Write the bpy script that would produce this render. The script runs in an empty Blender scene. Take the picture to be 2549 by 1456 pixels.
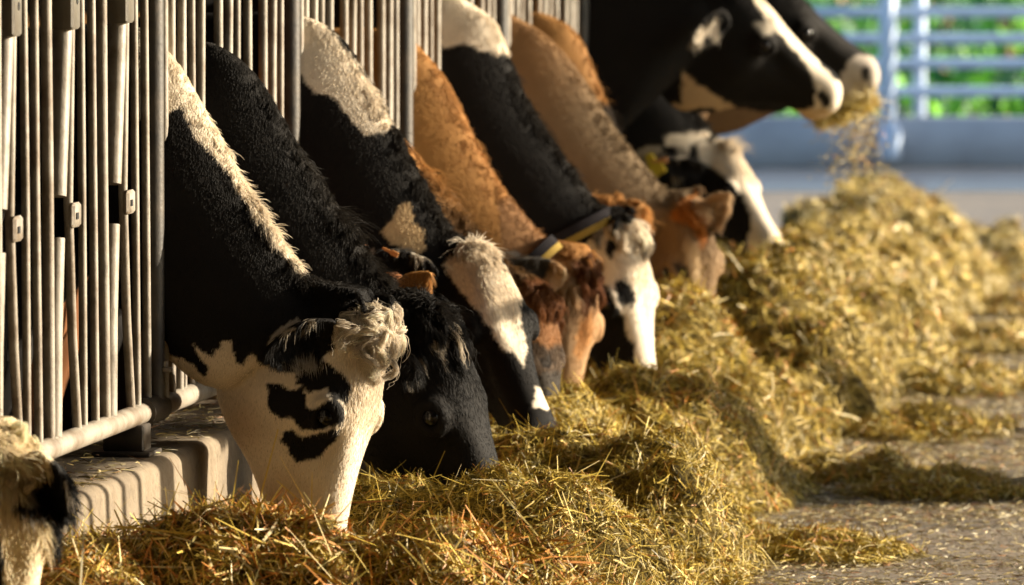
import bpy, math
import numpy as np
from mathutils import Matrix, Vector, Euler
R = math.radians
SC = bpy.context.scene
COL = SC.collection
rng = np.random.default_rng(7)

# ------------------------------------------------------------------ camera
CAMLOC = np.array([3.70, 0.0, 2.0]); YAW = 8.42; PITCH = -3.43; FPX = 18500.0
cd = bpy.data.cameras.new("Camera"); cam = bpy.data.objects.new("Camera", cd); COL.objects.link(cam)
cam.location = CAMLOC
cam.rotation_euler = Euler((R(90 + PITCH), 0, R(YAW)), 'XYZ')
cd.sensor_width = 36; cd.lens = FPX / 2548 * 36
cd.clip_start = 0.5; cd.clip_end = 2000
cd.dof.use_dof = True; cd.dof.focus_distance = 18.75; cd.dof.aperture_fstop = 5.2
SC.camera = cam
CR = np.array(cam.rotation_euler.to_matrix())

# ------------------------------------------------------------------ world, sun, exposure
SUN_AZ = 20.0     # from +X towards +Y
SUN_EL = 17.0
w = bpy.data.worlds.new("World"); SC.world = w; w.use_nodes = True
nt = w.node_tree; nt.nodes.clear()
sky = nt.nodes.new('ShaderNodeTexSky'); sky.sky_type = 'NISHITA'; sky.sun_disc = False
sky.sun_elevation = R(SUN_EL); sky.sun_rotation = R(90 - SUN_AZ)
bg = nt.nodes.new('ShaderNodeBackground'); bg.inputs[1].default_value = 0.125
out = nt.nodes.new('ShaderNodeOutputWorld')
nt.links.new(sky.outputs[0], bg.inputs[0]); nt.links.new(bg.outputs[0], out.inputs[0])
sd = bpy.data.lights.new("Sun", 'SUN'); sd.energy = 5.0; sd.angle = R(0.53); sd.color = (1.0, 0.87, 0.67)
sun = bpy.data.objects.new("Sun", sd); COL.objects.link(sun)
SDIR = Vector((math.cos(R(SUN_EL)) * math.cos(R(SUN_AZ)), math.cos(R(SUN_EL)) * math.sin(R(SUN_AZ)), math.sin(R(SUN_EL))))
sun.rotation_euler = SDIR.to_track_quat('Z', 'Y').to_euler()
SC.view_settings.view_transform = 'Standard'; SC.view_settings.look = 'None'
SC.view_settings.exposure = 1.45; SC.view_settings.gamma = 1
SC.cycles.max_bounces = 6; SC.cycles.diffuse_bounces = 3

# ------------------------------------------------------------------ measuring helpers
def proj(P):
    q = (np.asarray(P, float) - CAMLOC) @ CR
    d = -q[..., 2]
    return np.stack([1274 + FPX * q[..., 0] / d, 728 - FPX * q[..., 1] / d], -1)
def at(x, y, Y):
    r = CR @ np.array([(x - 1274) / FPX, -(y - 728) / FPX, -1.0])
    return CAMLOC + r * ((Y - CAMLOC[1]) / r[1])
def atz(x, y, Z):
    r = CR @ np.array([(x - 1274) / FPX, -(y - 728) / FPX, -1.0])
    return CAMLOC + r * ((Z - CAMLOC[2]) / r[2])

def hash3(ix, iy, iz, seed):
    h = (ix * 374761393 + iy * 668265263 + iz * 2147483647 + seed * 1274126177) & 0xFFFFFFFF
    h = ((h ^ (h >> 13)) * 1274126177) & 0xFFFFFFFF
    h = h ^ (h >> 16)
    return (h & 0xFFFFFF) / float(0xFFFFFF)
def vnoise(P, scale=1.0, seed=0):
    P = np.asarray(P, float) * scale
    i = np.floor(P).astype(np.int64); f = P - i; f = f * f * (3 - 2 * f)
    r = 0
    for dx in (0, 1):
        wx = f[:, 0] if dx else 1 - f[:, 0]
        for dy in (0, 1):
            wy = f[:, 1] if dy else 1 - f[:, 1]
            for dz in (0, 1):
                wz = f[:, 2] if dz else 1 - f[:, 2]
                r = r + wx * wy * wz * hash3(i[:, 0] + dx, i[:, 1] + dy, i[:, 2] + dz, seed)
    return r * 2 - 1
def fbm(P, scale, seed=0, oct=3):
    return sum(vnoise(P, scale * 2 ** k, seed + k) * .5 ** k for k in range(oct))
def unit(v):
    v = np.asarray(v, float); return v / (np.linalg.norm(v, axis=-1, keepdims=True) + 1e-12)
def spline(pts, n):
    p = np.asarray(pts, float)
    d = np.r_[0, np.cumsum(np.linalg.norm(np.diff(p, axis=0), axis=1))]
    return hermite(d, p, np.linspace(0, d[-1], n))
def hermite(t, p, s):
    t = np.asarray(t, float); p = np.asarray(p, float)
    one = p.ndim == 1
    if one: p = p[:, None]
    m = np.gradient(p, t, axis=0)
    k = np.clip(np.searchsorted(t, s) - 1, 0, len(t) - 2)
    h = (t[k + 1] - t[k])[:, None]; u = ((s - t[k])[:, None]) / h
    r = (2*u**3-3*u**2+1)*p[k] + (u**3-2*u**2+u)*h*m[k] + (-2*u**3+3*u**2)*p[k+1] + (u**3-u**2)*h*m[k+1]
    return r[:, 0] if one else r

# ------------------------------------------------------------------ object helpers
def tag(o, label=None, cat=None, group=None, kind=None):
    if label: o['label'] = label
    if cat: o['category'] = cat
    if group: o['group'] = group
    if kind: o['kind'] = kind
    return o
def empty(name, loc=(0, 0, 0), rz=0, parent=None):
    o = bpy.data.objects.new(name, None); COL.objects.link(o); o.location = loc; o.rotation_euler.z = rz
    o.empty_display_size = .1
    if parent: o.parent = parent
    return o
def mesh_obj(name, V, F, mat, parent=None, smooth=False, cols=None, cname='coat'):
    me = bpy.data.meshes.new(name)
    V = np.asarray(V, float)
    if isinstance(F, np.ndarray):
        k = F.shape[1]; n = len(F)
        me.vertices.add(len(V)); me.vertices.foreach_set('co', V.astype(np.float32).ravel())
        me.loops.add(n * k); me.loops.foreach_set('vertex_index', F.astype(np.int32).ravel())
        me.polygons.add(n); me.polygons.foreach_set('loop_start', (np.arange(n) * k).astype(np.int32))
        me.update(calc_edges=True)
    else:
        me.from_pydata([tuple(v) for v in V], [], F)
    if cols is not None:
        a = me.attributes.new(cname, 'FLOAT_COLOR', 'POINT')
        a.data.foreach_set('color', np.c_[cols, np.ones(len(cols))].astype(np.float32).ravel())
    if smooth: me.polygons.foreach_set('use_smooth', [True] * len(me.polygons))
    me.materials.append(mat)
    o = bpy.data.objects.new(name, me); COL.objects.link(o)
    if parent: o.parent = parent
    return o

class MB:
    def __init__(s): s.v = []; s.f = []; s.flat = set()
    def add(s, V, F):
        b = len(s.v); s.v += [tuple(map(float, x)) for x in V]; s.f += [tuple(i + b for i in f) for f in F]
    def loft(s, rings, cap=True):
        n = len(rings[0]); V = [p for r in rings for p in r]; F = []
        for k in range(len(rings) - 1):
            for j in range(n):
                a = k * n + j; b = k * n + (j + 1) % n
                F.append((a, b, b + n, a + n))
        if cap:
            F.append(tuple(range(n))[::-1]); F.append(tuple(range((len(rings) - 1) * n, len(rings) * n)))
        s.add(V, F)
    def tube(s, path, r, n=10, cap=True):
        path = [np.asarray(p, float) for p in path]
        rs = r if hasattr(r, '__len__') else [r] * len(path)
        up = None; rings = []
        for i, p in enumerate(path):
            d = unit(path[min(i + 1, len(path) - 1)] - path[max(i - 1, 0)])
            if up is None:
                up = np.array([1, 0, 0]) if abs(d[0]) < .8 else np.array([0, 0, 1])
            a = unit(up - d * (up @ d)); b = np.cross(d, a); up = a
            rings.append([p + rs[i] * (math.cos(t) * a + math.sin(t) * b) for t in np.linspace(0, 2 * math.pi, n, endpoint=False)])
        s.loft(rings, cap)
    def box(s, c, size, bev=0.0, rz=0):
        c = np.asarray(c, float); hx, hy, hz = np.asarray(size, float) / 2
        b = min(bev, hx * .9, hy * .9, hz * .9)
        def sec(z, i):
            x, y = hx - i, hy - i
            if b: pts = [(x-b,-y),(x,-y+b),(x,y-b),(x-b,y),(-x+b,y),(-x,y-b),(-x,-y+b),(-x+b,-y)]
            else: pts = [(x,-y),(x,y),(-x,y),(-x,-y)]
            ca, sa = math.cos(rz), math.sin(rz)
            return [c + np.array([px*ca - py*sa, px*sa + py*ca, z]) for px, py in pts]
        if b: rings = [sec(-hz, b * .7), sec(-hz + b, 0), sec(hz - b, 0), sec(hz, b * .7)]
        else: rings = [sec(-hz, 0), sec(hz, 0)]
        s.loft(rings)
    def prism(s, poly, y0, y1):      # poly in (x,z), extruded along y
        n = len(poly)
        V = [(x, y0, z) for x, z in poly] + [(x, y1, z) for x, z in poly]
        F = [(j, j + n, (j + 1) % n + n, (j + 1) % n) for j in range(n)] + [tuple(range(n)), tuple(range(n, 2 * n))[::-1]]
        s.add(V, F)
    def sphere(s, c, r, n=14, m=9, sc=(1, 1, 1)):
        c = np.asarray(c, float); rings = []
        for k in range(m):
            t = math.pi * (k + .15) / (m - .7)
            rings.append([c + r * np.array([math.sin(t) * math.cos(p) * sc[0], math.sin(t) * math.sin(p) * sc[1], -math.cos(t) * sc[2]]) for p in np.linspace(0, 2 * math.pi, n, endpoint=False)])
        s.loft(rings)
    def build(s, name, mat, parent=None, smooth=True, angle=40):
        V = np.array(s.v)
        if parent is not None:
            q = parent; off = np.zeros(3)
            while q is not None: off += np.array(q.location); q = q.parent
            V = V - off
        o = mesh_obj(name, V, s.f, mat, parent, smooth)
        if smooth:
            me = o.data
            import bmesh
            bm = bmesh.new(); bm.from_mesh(me)
            bmesh.ops.recalc_face_normals(bm, faces=bm.faces)
            for e in bm.edges:
                if len(e.link_faces) == 2 and e.calc_face_angle(0) > R(angle): e.smooth = False
            bm.to_mesh(me); bm.free()
        return o

# ------------------------------------------------------------------ materials
def mat(name, base, rough=.7, metal=0, noise=None, bump=None, spec=.5, attr=None, dirt=None):
    m = bpy.data.materials.new(name); m.use_nodes = True
    N = m.node_tree.nodes; L = m.node_tree.links; p = N['Principled BSDF']
    p.inputs['Roughness'].default_value = rough; p.inputs['Metallic'].default_value = metal
    p.inputs['Specular IOR Level'].default_value = spec
    tc = N.new('ShaderNodeTexCoord'); src = None
    if attr:
        a = N.new('ShaderNodeAttribute'); a.attribute_name = attr; src = a.outputs['Color']
    else:
        c = N.new('ShaderNodeRGB'); c.outputs[0].default_value = (*base, 1); src = c.outputs[0]
    def tex(scale, detail=5, stretch=None):
        t = N.new('ShaderNodeTexNoise'); t.inputs['Scale'].default_value = scale; t.inputs['Detail'].default_value = detail
        t.inputs['Roughness'].default_value = .65
        if stretch:
            mp = N.new('ShaderNodeMapping'); mp.inputs['Scale'].default_value = stretch
            L.new(tc.outputs['Object'], mp.inputs[0]); L.new(mp.outputs[0], t.inputs['Vector'])
        else: L.new(tc.outputs['Object'], t.inputs['Vector'])
        return t
    for nz in (noise or []):
        # (scale, colour, lo, hi, amount, stretch)
        t = tex(nz[0], 6, nz[5] if len(nz) > 5 else None)
        rp = N.new('ShaderNodeMapRange'); rp.inputs[1].default_value = nz[2]; rp.inputs[2].default_value = nz[3]; rp.inputs[4].default_value = nz[4]
        L.new(t.outputs[0], rp.inputs[0])
        mx = N.new('ShaderNodeMix'); mx.data_type = 'RGBA'
        L.new(rp.outputs[0], mx.inputs[0]); L.new(src, mx.inputs[6]); mx.inputs[7].default_value = (*nz[1], 1)
        src = mx.outputs[2]
    L.new(src, p.inputs['Base Color'])
    if bump:
        t = tex(bump[0], 6); b = N.new('ShaderNodeBump'); b.inputs['Strength'].default_value = bump[1]; b.inputs['Distance'].default_value = bump[2]
        L.new(t.outputs[0], b.inputs['Height']); L.new(b.outputs[0], p.inputs['Normal'])
    return m
M = {}
M['steel'] = mat('galvanised_steel', (.30, .265, .215), .5, .0, [(7, (.13, .09, .055), .44, .64, .85), (40, (.07, .05, .03), .56, .7, .75, (1, 1, .25)), (120, (.30, .26, .2), .6, .75, .5)], (80, .25, .004))
M['dark_steel'] = mat('weathered_steel', (.032, .028, .024), .5, .1, [(14, (.09, .07, .05), .4, .7, .8), (50, (.10, .08, .06), .6, .75, .6)], (70, .3, .004))
M['dark_bracket'] = mat('bracket_steel', (.15, .135, .11), .5, .1, [(14, (.12, .10, .075), .4, .7, .8)], (70, .3, .004))
M['concrete'] = mat('curb_concrete', (.225, .18, .125), .85, 0, [(4, (.13, .10, .07), .42, .68, .9), (12, (.17, .13, .085), .5, .7, .8, (1, 1, .2)), (45, (.10, .075, .05), .5, .75, .8)], (60, .5, .01), .3)
M['lane'] = mat('lane_concrete', (.25, .20, .145), .8, 0, [(1.2, (.15, .13, .11), .4, .65, .8, (1, 2.5, 1)), (9, (.33, .28, .21), .48, .7, .7, (.6, 2, 1)), (70, (.09, .075, .06), .52, .72, .8), (230, (.32, .26, .19), .58, .75, .4), (380, (.10, .08, .06), .6, .75, .4)], (60, .45, .012), .35)
M['floor'] = mat('barn_floor', (.06, .05, .04), .9)
M['boards'] = mat('dark_boards', (.035, .026, .02), .9, 0, [(6, (.02, .015, .012), .4, .6, .7, (1, 6, .3))])  # interior darkness put into the boards' colour, so they stay dark in sun
M['roof'] = mat('roof_sheet', (.05, .045, .04), .8)
M['fence_paint'] = mat('blue_shade_paint', (.46, .56, .72), .5, 0, [(4, (.34, .41, .52), .45, .75, .7)])  # white paint with the blue of skylit shade put into its colour
M['wall'] = mat('parapet_concrete', (.34, .37, .42), .85, 0, [(2, (.23, .245, .28), .4, .7, .8)])  # grey concrete, its colour tinted with the blue of open shade
M['wet'] = mat('wet_concrete', (.17, .18, .20), .16, 0, [(3, (.12, .12, .13), .4, .7, .8)])
M['grass'] = mat('meadow_grass', (.02, .13, .02), .8, 0, [(.5, (.12, .34, .006), .45, .65, 1), (.2, (.02, .07, .015), .5, .7, .8)])
M['coat'] = mat('coat', (0, 0, 0), .75, 0, None, (160, .05, .003), .12, attr='coat')
M['hay'] = mat('hay', (0, 0, 0), .55, 0, None, None, .4, attr='coat')
M['haybase'] = mat('hay_base', (.13, .09, .018), .9, 0, [(25, (.26, .18, .035), .45, .65, .8), (60, (.04, .03, .01), .45, .65, .9)], (50, 1, .03), .2)  # dark base colour stands for shade in the hollows between straws
M['eye'] = mat('eye', (.006, .005, .006), .14, 0, None, None, .4)
M['collar'] = mat('yellow_webbing', (.26, .17, .02), .9, 0, [(30, (.28, .18, .03), .4, .7, .7)])
M['blackweb'] = mat('dark_webbing', (.02, .018, .02), .95, 0, None, None, .05)
M['tag'] = mat('yellow_tag', (.55, .40, .02), .5)
M['otag'] = mat('orange_tag', (.55, .25, .08), .5)
M['hole'] = mat('hole_shade', (.01, .01, .01), .9)  # near-black, paints the shade inside a hole onto a solid piece
M['leaf'] = mat('weed_leaf', (0, 0, 0), .6, 0, None, None, .3, attr='coat')
def furmat():
    m = bpy.data.materials.new('fur'); m.use_nodes = True
    N = m.node_tree.nodes; L = m.node_tree.links; p = N['Principled BSDF']
    a = N.new('ShaderNodeAttribute'); a.attribute_name = 'coat'
    L.new(a.outputs['Color'], p.inputs['Base Color'])
    p.inputs['Roughness'].default_value = .55; p.inputs['Specular IOR Level'].default_value = .12
    t = N.new('ShaderNodeBsdfTranslucent'); L.new(a.outputs['Color'], t.inputs[0])
    mx = N.new('ShaderNodeMixShader'); mx.inputs[0].default_value = .3
    L.new(p.outputs[0], mx.inputs[1]); L.new(t.outputs[0], mx.inputs[2]); L.new(mx.outputs[0], N['Material Output'].inputs[0])
    return m
M['fur'] = furmat()

# ------------------------------------------------------------------ setting: ground, barn, curb
def sheet(name, x0, x1, y0, y1, z, m, kind='structure', parent=None):
    return tag(mesh_obj(name, [(x0, y0, z), (x1, y0, z), (x1, y1, z), (x0, y1, z)], [(0, 1, 2, 3)], m, parent), kind=kind)
sheet('ground', -600, 600, -200, 1500, -0.02, M['grass'])
CP, SP = math.cos(R(YAW)), math.sin(R(YAW))
def cw(xr, dep, z=0):            # camera-heading frame on the ground -> world (used to square the far wall to the lane's end)
    return np.array([CAMLOC[0] + xr * CP - dep * SP, xr * SP + dep * CP, z])
lane = mesh_obj('lane', [(0, -38, 0), (8, -38, 0), cw(14, 48.6), cw(-4, 48.6), (0, 33, 0)], [(0, 1, 2, 3, 4)], M['lane']); tag(lane, kind='structure')
pud = [cw(2.2 + 4.6 * math.cos(t), 44.6 + 1.7 * math.sin(t) + .25 * math.sin(3 * t), .004) for t in np.linspace(0, 2 * math.pi, 40, endpoint=False)]
tag(mesh_obj('puddle', pud, [tuple(range(40))], M['wet']), kind='structure')
sheet('barn_floor', -7, -.3, -38, 31, 0.004, M['floor'])
barn = empty('barn', (-3, 18, 0)); tag(barn, 'dark open-sided cattle barn roofing the feed lane behind the steel barrier', 'barn')
b = MB(); b.box((-6.6, -4, 2.0), (.15, 70, 4.0)); b.build('wall', M['boards'], barn, False)
b = MB(); b.box((-3.3, 31.1, 2.0), (6.4, .15, 4.0)); b.build('wall', M['boards'], barn, False)
b = MB(); b.box((6.5, 4.5, 2.2), (.15, 25, 4.4)); b.build('wall', M['boards'], barn, False)  # unseen wall, added to keep the lane around the camera in shade
b = MB(); b.box((0, -8.0, 1.8), (13, .15, 3.6)); b.build('wall', M['boards'], barn, False)  # unseen wall, added to block sky light from behind the camera
b = MB(); b.prism([(-6.8, 3.75), (6.6, 4.55), (6.6, 4.63), (-6.8, 3.83)], -40, 33.0); b.build('roof', M['roof'], barn, False)  # unseen roof, run on behind the camera to cut sky light

# feed curb: rounded front edge
curb = MB()
arc = [(.10 - .035 + .035 * math.sin(t), .46 - .035 + .035 * math.cos(t)) for t in np.linspace(0, math.pi / 2, 7)]
curb.prism([(-.30, -.015), (-.30, .46)] + arc + [(.115, -.015)], 5, 30.6)
tag(curb.build('feed_curb', M['concrete'], None, True, 35), 'low concrete curb with rounded edge under the steel feed barrier', 'curb')

# ------------------------------------------------------------------ feed barrier
POST0, PANEL, UN = 18.71, 2.0, 2.0 / 3
ARM0 = 18.95          # first locking arm after the post at POST0
ZR, ZC = .56, .46
def post(k):
    y = POST0 + PANEL * k
    r = empty('barrier_post', (0, y, ZC))
    t = MB(); t.tube([(0, y, ZR - .03), (0, y, 2.1)], .029, 16); t.build('pole', M['dark_steel'], r)
    t = MB(); t.box((-.02, y - .25, ZC + .0065), (.15, .16, .013), .003); t.box((-.02, y - .25, ZC + .046), (.105, .10, .066), .004); t.build('foot', M['dark_steel'], r)
    t = MB(); t.tube([(0.0, y - .16, ZR), (0.0, y - .158, ZR), (0, y + .06, ZR), (0, y + .062, ZR)], [.030, .037, .037, .030], 16); t.build('rail_clamp', M['dark_steel'], r)
    t = MB(); t.box((.036, y + .0, .66), (.022, .03, .012), .002); t.tube([(.03, y, .668), (.03, y, .682)], .007, 6); t.build('bolt', M['steel'], r)
    return r
pl = ['dark steel post at the left edge of the photo, before the first locking arms',
      'thick dark steel post in front of the nearest black and white cow',
      'dark steel post in front of the white-crested black cow with a white blaze',
      'dark steel post rising beside the orange-tan cow wearing a collar',
      'steel post hidden mostly by the grey-tan cow with an orange poll',
      'farthest dark post, beside the black cow holding its head up']
for k in range(-1, 5):
    tag(post(k), pl[k + 1], 'post', 'posts of the feed barrier')
plab = ['steel feed barrier panel at the left with tilted, closed locking arms',
        'steel feed barrier panel between the two nearest dark posts, above the black cows',
        'steel feed barrier panel behind the white crest of the third cow in front',
        'steel feed barrier panel between the orange-tan collared cow and the grey-tan cow',
        'farthest steel feed barrier panel, next to the cow holding its head up']
def panel(k, closed):
    y0 = POST0 + PANEL * k; y1 = y0 + PANEL
    r = empty('feed_barrier_panel', (0, y0, ZC))
    t = MB(); t.tube([(.0, y0 + .064, ZR), (0, y1 - .162, ZR)], .027, 16); t.build('bottom_rail', M['steel'], r)
    t = MB(); t.tube([(.0, y0 + .032, 1.99), (0, y1 - .032, 1.99)], .026, 12); t.build('top_rail', M['steel'], r)
    ZB = ZR + .024
    for j in range(3):
        Y = y0 + (ARM0 - POST0) + j * UN
        a = MB()
        if closed:      # a wide box-section arm swung to the locked side
            a.tube([(-.004, Y, 1.60), (-.004, Y - .085, 1.16)], .0245, 14); a.tube([(-.004, Y - .095, 1.06), (-.004, Y - .125, .84), (-.004, Y - .135, ZB)], .0225, 14)
        else:
            a.tube([(0, Y, 1.68), (0, Y, 1.2), (0, Y - .005, ZB)], .0128, 12)
        arm = a.build('locking_arm', M['steel'], r)
        br = MB(); zb = 1.56 if closed else 1.635; hw_ = .030 if closed else .0145
        br.box((0, Y + .0, zb + .15), (hw_ * 2, .085 if closed else .06, .30), .006); br.build('bracket', M['steel'] if not closed else M['dark_bracket'], arm)
        hb = MB()
        for zz in ((.07, .16) if closed else (.06,)):
            hb = MB(); hb.tube([(hw_ - .004, Y + .004, zb + zz), (hw_ + .0015, Y + .004, zb + zz)], .010, 12); hb.build('bolt_hole', M['hole'], arm)
        if not closed:
            hb = MB(); hb.tube([(.012, Y + .012, zb + .05), (.034, Y + .012, zb + .05), (.040, Y + .012, zb + .062), (.034, Y + .012, zb + .074)], .005, 8); hb.build('hook', M['dark_steel'], arm)
        if closed:
            l = MB(); l.box((.024, Y - .005, 1.112), (.017, .085, .060), .007); l.build('latch', M['steel'], arm)
            l2 = MB(); l2.box((.0335, Y - .02, 1.110), (.004, .022, .016)); l2.build('latch_hole', M['hole'], arm)
        g = MB()
        if closed: g.tube([(0.0, Y + .085, 1.96), (.004, Y + .05, 1.62), (.008, Y - .005, 1.14), (.004, Y + .055, .82), (0, Y + .13, ZB)], .0118, 12)
        else: g.tube([(0.0, Y + .165, 1.96), (0, Y + .15, 1.55), (.0, Y + .118, 1.0), (0, Y + .105, ZB)], .0125, 12)
        g.build('guide_bar', M['steel'], r)
        offs = [(.195, .0105), (.325, .011), (.455, .0145)] if closed else [(.165, .008), (.275, .0105), (.425, .0125)]
        if j == 2: offs = offs[:2]
        for o_, rr in offs:
            dz = rng.uniform(-.008, .008)
            bb = MB(); bb.tube([(0, Y + o_ - (.02 if closed else 0), 1.965), (rng.uniform(-.003, .003), Y + o_ + dz, 1.2), (0, Y + o_ + dz + (.02 if closed else 0), ZB)], rr, 12)
            bb.build('upright_bar', M['steel'], r)
        if j == 0:
            bb = MB(); bb.tube([(.018, y0 + .052, 1.965), (.018, y0 + .052, ZB)], .0125, 12); bb.build('upright_bar', M['steel'], r)
    return r
for k in range(-1, 4):
    tag(panel(k, k < 0), plab[k + 1], 'barrier panel', 'panels of the feed barrier')

# the barrier of the opposite side of the lane (right of the photo): it throws the barred shade onto the curb
OX = 3.2
opp = empty('opposite_barrier', (OX, 22, 0)); tag(opp, 'opposite feed barrier across the lane, out of the photo at right', 'barrier')
for y in list(np.arange(17.35, 19.35, .2)):
    t = MB(); t.tube([(OX, y, 0), (OX, y, 1.51)], .024, 8); t.build('upright_bar', M['steel'], opp)
t = MB(); t.tube([(OX, 16.6, 1.53), (OX, 26, 1.53)], .026, 8); t.build('top_rail', M['steel'], opp)
t = MB(); t.box((OX, 23.55, .53), (.06, .8, 1.06)); t.build('shade_board', M['boards'], opp)  # solid board, added only to cast shade over hay heap and lane
for y in (16.6, 19.5, 23.1, 26):
    t = MB(); t.box((OX, y, .775), (.12, .14, 1.55)); t.build('post', M['dark_steel'], opp)

# ------------------------------------------------------------------ far end: parapet, pipe fence, meadow
def far(name, dep): return empty(name, tuple(cw(0, dep, 0)), R(YAW))
DW = 46.5
fr = far('parapet_wall', DW); t = MB(); t.box((3, .12, .155), (26, .24, .31), .01)
t.build('parapet', M['wall']).parent = fr
tag(fr, 'low grey concrete wall across the end of the lane', 'wall')
ff = far('pipe_fence', DW); tag(ff, 'white pipe fence, tinted with the blue of skylit shade, standing on the low wall at the lane end', 'fence')
def fx(xd): return (xd - 1274) / FPX * DW
for z in (.468, .645, .80, .965, 1.13, 1.3):
    t = MB(); t.tube([(-8, .14, z), (12, .14, z)], .033, 12); t.build('rail', M['fence_paint']).parent = ff
t = MB(); t.box((fx(2208), -.09, .80), (.085, .085, 1.5), .006, R(-28)); t.box((fx(2208) + .01, -.10, .16), (.12, .12, .22), .02, R(-28)); t.build('post', M['fence_paint']).parent = ff
for xd in (2294, 1500, 700, -200, 3100):
    t = MB(); t.box((fx(xd), .26, .85), (.065, .065, 1.25), .006, R(-28)); t.build('post', M['fence_paint']).parent = ff
# weeds beyond the fence: leaf-sized faces
n = 26000
dep = 47.6 + 44 * rng.random(n) ** 1.8; xr = (rng.random(n) - .25) * .26 * dep
zz = rng.random(n) ** 1.5 * (.22 + .35 * (vnoise(np.c_[xr, dep, 0 * dep], .45, 3) > .1))
c = np.array([CAMLOC[0] + xr * CP - dep * SP, xr * SP + dep * CP, zz + .02]).T
sz = rng.uniform(.05, .16, n)[:, None]
d1 = unit(rng.normal(size=(n, 3)) + [0, 0, .7]); d2 = unit(np.cross(d1, rng.normal(size=(n, 3))))
V = np.stack([c - d2 * sz * .35, c + d1 * sz - d2 * sz * .1, c + d1 * sz + d2 * sz * .1, c + d2 * sz * .35], 1).reshape(-1, 3)
g = vnoise(np.c_[xr, dep, zz], .6, 9)
base = np.where(g[:, None] > .15, [.11, .33, .006], [.008, .09, .025]) * rng.uniform(.6, 1.4, (n, 1))
dead = rng.random(n) < .05; base[dead] = [.34, .17, .10]
wd = mesh_obj('weeds', V, np.arange(n * 4).reshape(-1, 4), M['leaf'], None, False, np.repeat(base, 4, 0))
tag(wd, 'bright green weeds and grass beyond the pipe fence', 'weeds', kind='stuff')

# ------------------------------------------------------------------ hay
MOUNDS = [  # x, y, rx, ry, h
    (.20, 17.0, .32, .42, .33), (.58, 17.15, .40, .36, .405), (.92, 17.25, .30, .36, .375), (1.15, 17.4, .24, .4, .27), (.5, 16.2, .8, .7, .25), (.75, 18.45, .5, .4, .17), (.50, 19.3, .35, .28, .31), (.85, 19.35, .32, .35, .35), (1.12, 20.3, .27, .36, .34), (.75, 20.5, .35, .45, .34),
    (.86, 22.35, .30, .42, .365), (.55, 21.6, .35, .6, .36), (.55, 23.0, .35, .5, .29), (1.05, 24.0, .24, .55, .27), (.65, 24.1, .35, .4, .36), (.52, 24.75, .36, .5, .475), (.95, 25.6, .30, .6, .34),
    (.72, 26.6, .36, .7, .50), (.95, 27.6, .30, .6, .38), (.65, 28.5, .38, .8, .47), (.9, 30, .28, .8, .33), (.5, 31.0, .42, .9, .40), (.35, 33.2, .50, 1.2, .385), (.78, 32.4, .28, .9, .32), (.10, 35.4, .5, 1.0, .36), (-.2, 37.2, .5, .8, .3), (.22, 28.8, .32, 1.0, .46), (1.0, 34.9, .22, .7, .27)]
DRIFTS = [(1.42, 23.35, .34, .22, .065), (1.62, 22.75, .30, .12, .045), (1.35, 25.3, .26, .4, .06), (1.30, 27.4, .26, .5, .06), (1.25, 29.8, .30, .6, .06), (1.5, 20.9, .25, .3, .045), (1.15, 32.0, .22, .5, .06)]
def hay_h(x, y, fine=True):
    P = np.c_[x, y, 0 * x]
    wx = x + .05 * vnoise(P, 3, 1); wy = y + .07 * vnoise(P, 3, 2)
    foot = np.interp(y, [12, 18, 19.5, 21.5, 23.2, 25.5, 28.8, 31, 33.5, 35, 38], [1.45, 1.42, 1.42, 1.40, 1.16, 1.18, 1.22, 1.05, 1.0, 1.12, .6]) + .13 * vnoise(P, 1.7, 5) + .07 * vnoise(P, 6, 6)
    s = np.clip((foot - wx) / .55, 0, 1)
    h = .14 * s * s * (3 - 2 * s)
    for mx, my, rx, ry, hh in MOUNDS:
        q = ((wx - mx) / rx) ** 2 + ((wy - my) / ry) ** 2
        h = np.maximum(h, h * .15 + hh * np.exp(-q ** 1.25 * .8) * np.clip(s * 3.2, 0, 1))
    h = h * np.clip((39 - y) / 2, 0, 1)
    if fine:
        amp = np.clip(h / .12, 0, 1)
        h = h + amp * (.04 * vnoise(P, 4.3, 11) + .03 * vnoise(P, 10, 12) + .016 * vnoise(P, 24, 13) - .05 * np.clip(vnoise(P, 6.5, 14) - .25, 0, 1)) * (1 + .5 * np.clip((y - 24) / 3, 0, 1))
    edge = np.clip((foot + .05 - x) / .1, 0, 1)
    z = np.where(h > .0, h, 0) * edge + (edge - 1) * .03
    for mx, my, rx, ry, hh in DRIFTS:
        q = ((wx - mx) / rx) ** 2 + ((wy - my) / ry) ** 2
        z = np.maximum(z, hh * np.exp(-q) * (1.1 + .8 * vnoise(P, 9, 15)) - .012)
    return z
nx, ny = 136, 1500
gx = np.linspace(.06, 2.15, nx); gy = np.linspace(15, 39, ny)
X, Yg = np.meshgrid(gx, gy, indexing='ij')
H = hay_h(X.ravel(), Yg.ravel())
HV = np.c_[X.ravel(), Yg.ravel(), H]
ii = np.arange(nx * ny).reshape(nx, ny)
HF = np.stack([ii[:-1, :-1], ii[1:, :-1], ii[1:, 1:], ii[:-1, 1:]], -1).reshape(-1, 4)
keep = (H[HF] > -.015).all(1); HF = HF[keep]
hay = empty('hay_windrow', (.8, 24, 0)); tag(hay, 'long heap of olive and golden chopped hay along the curb under the cows', 'hay', kind='stuff')
mesh_obj('hay_base', HV - [.8, 24, 0], HF, M['haybase'], hay, True)['kind'] = 'stuff'

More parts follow.
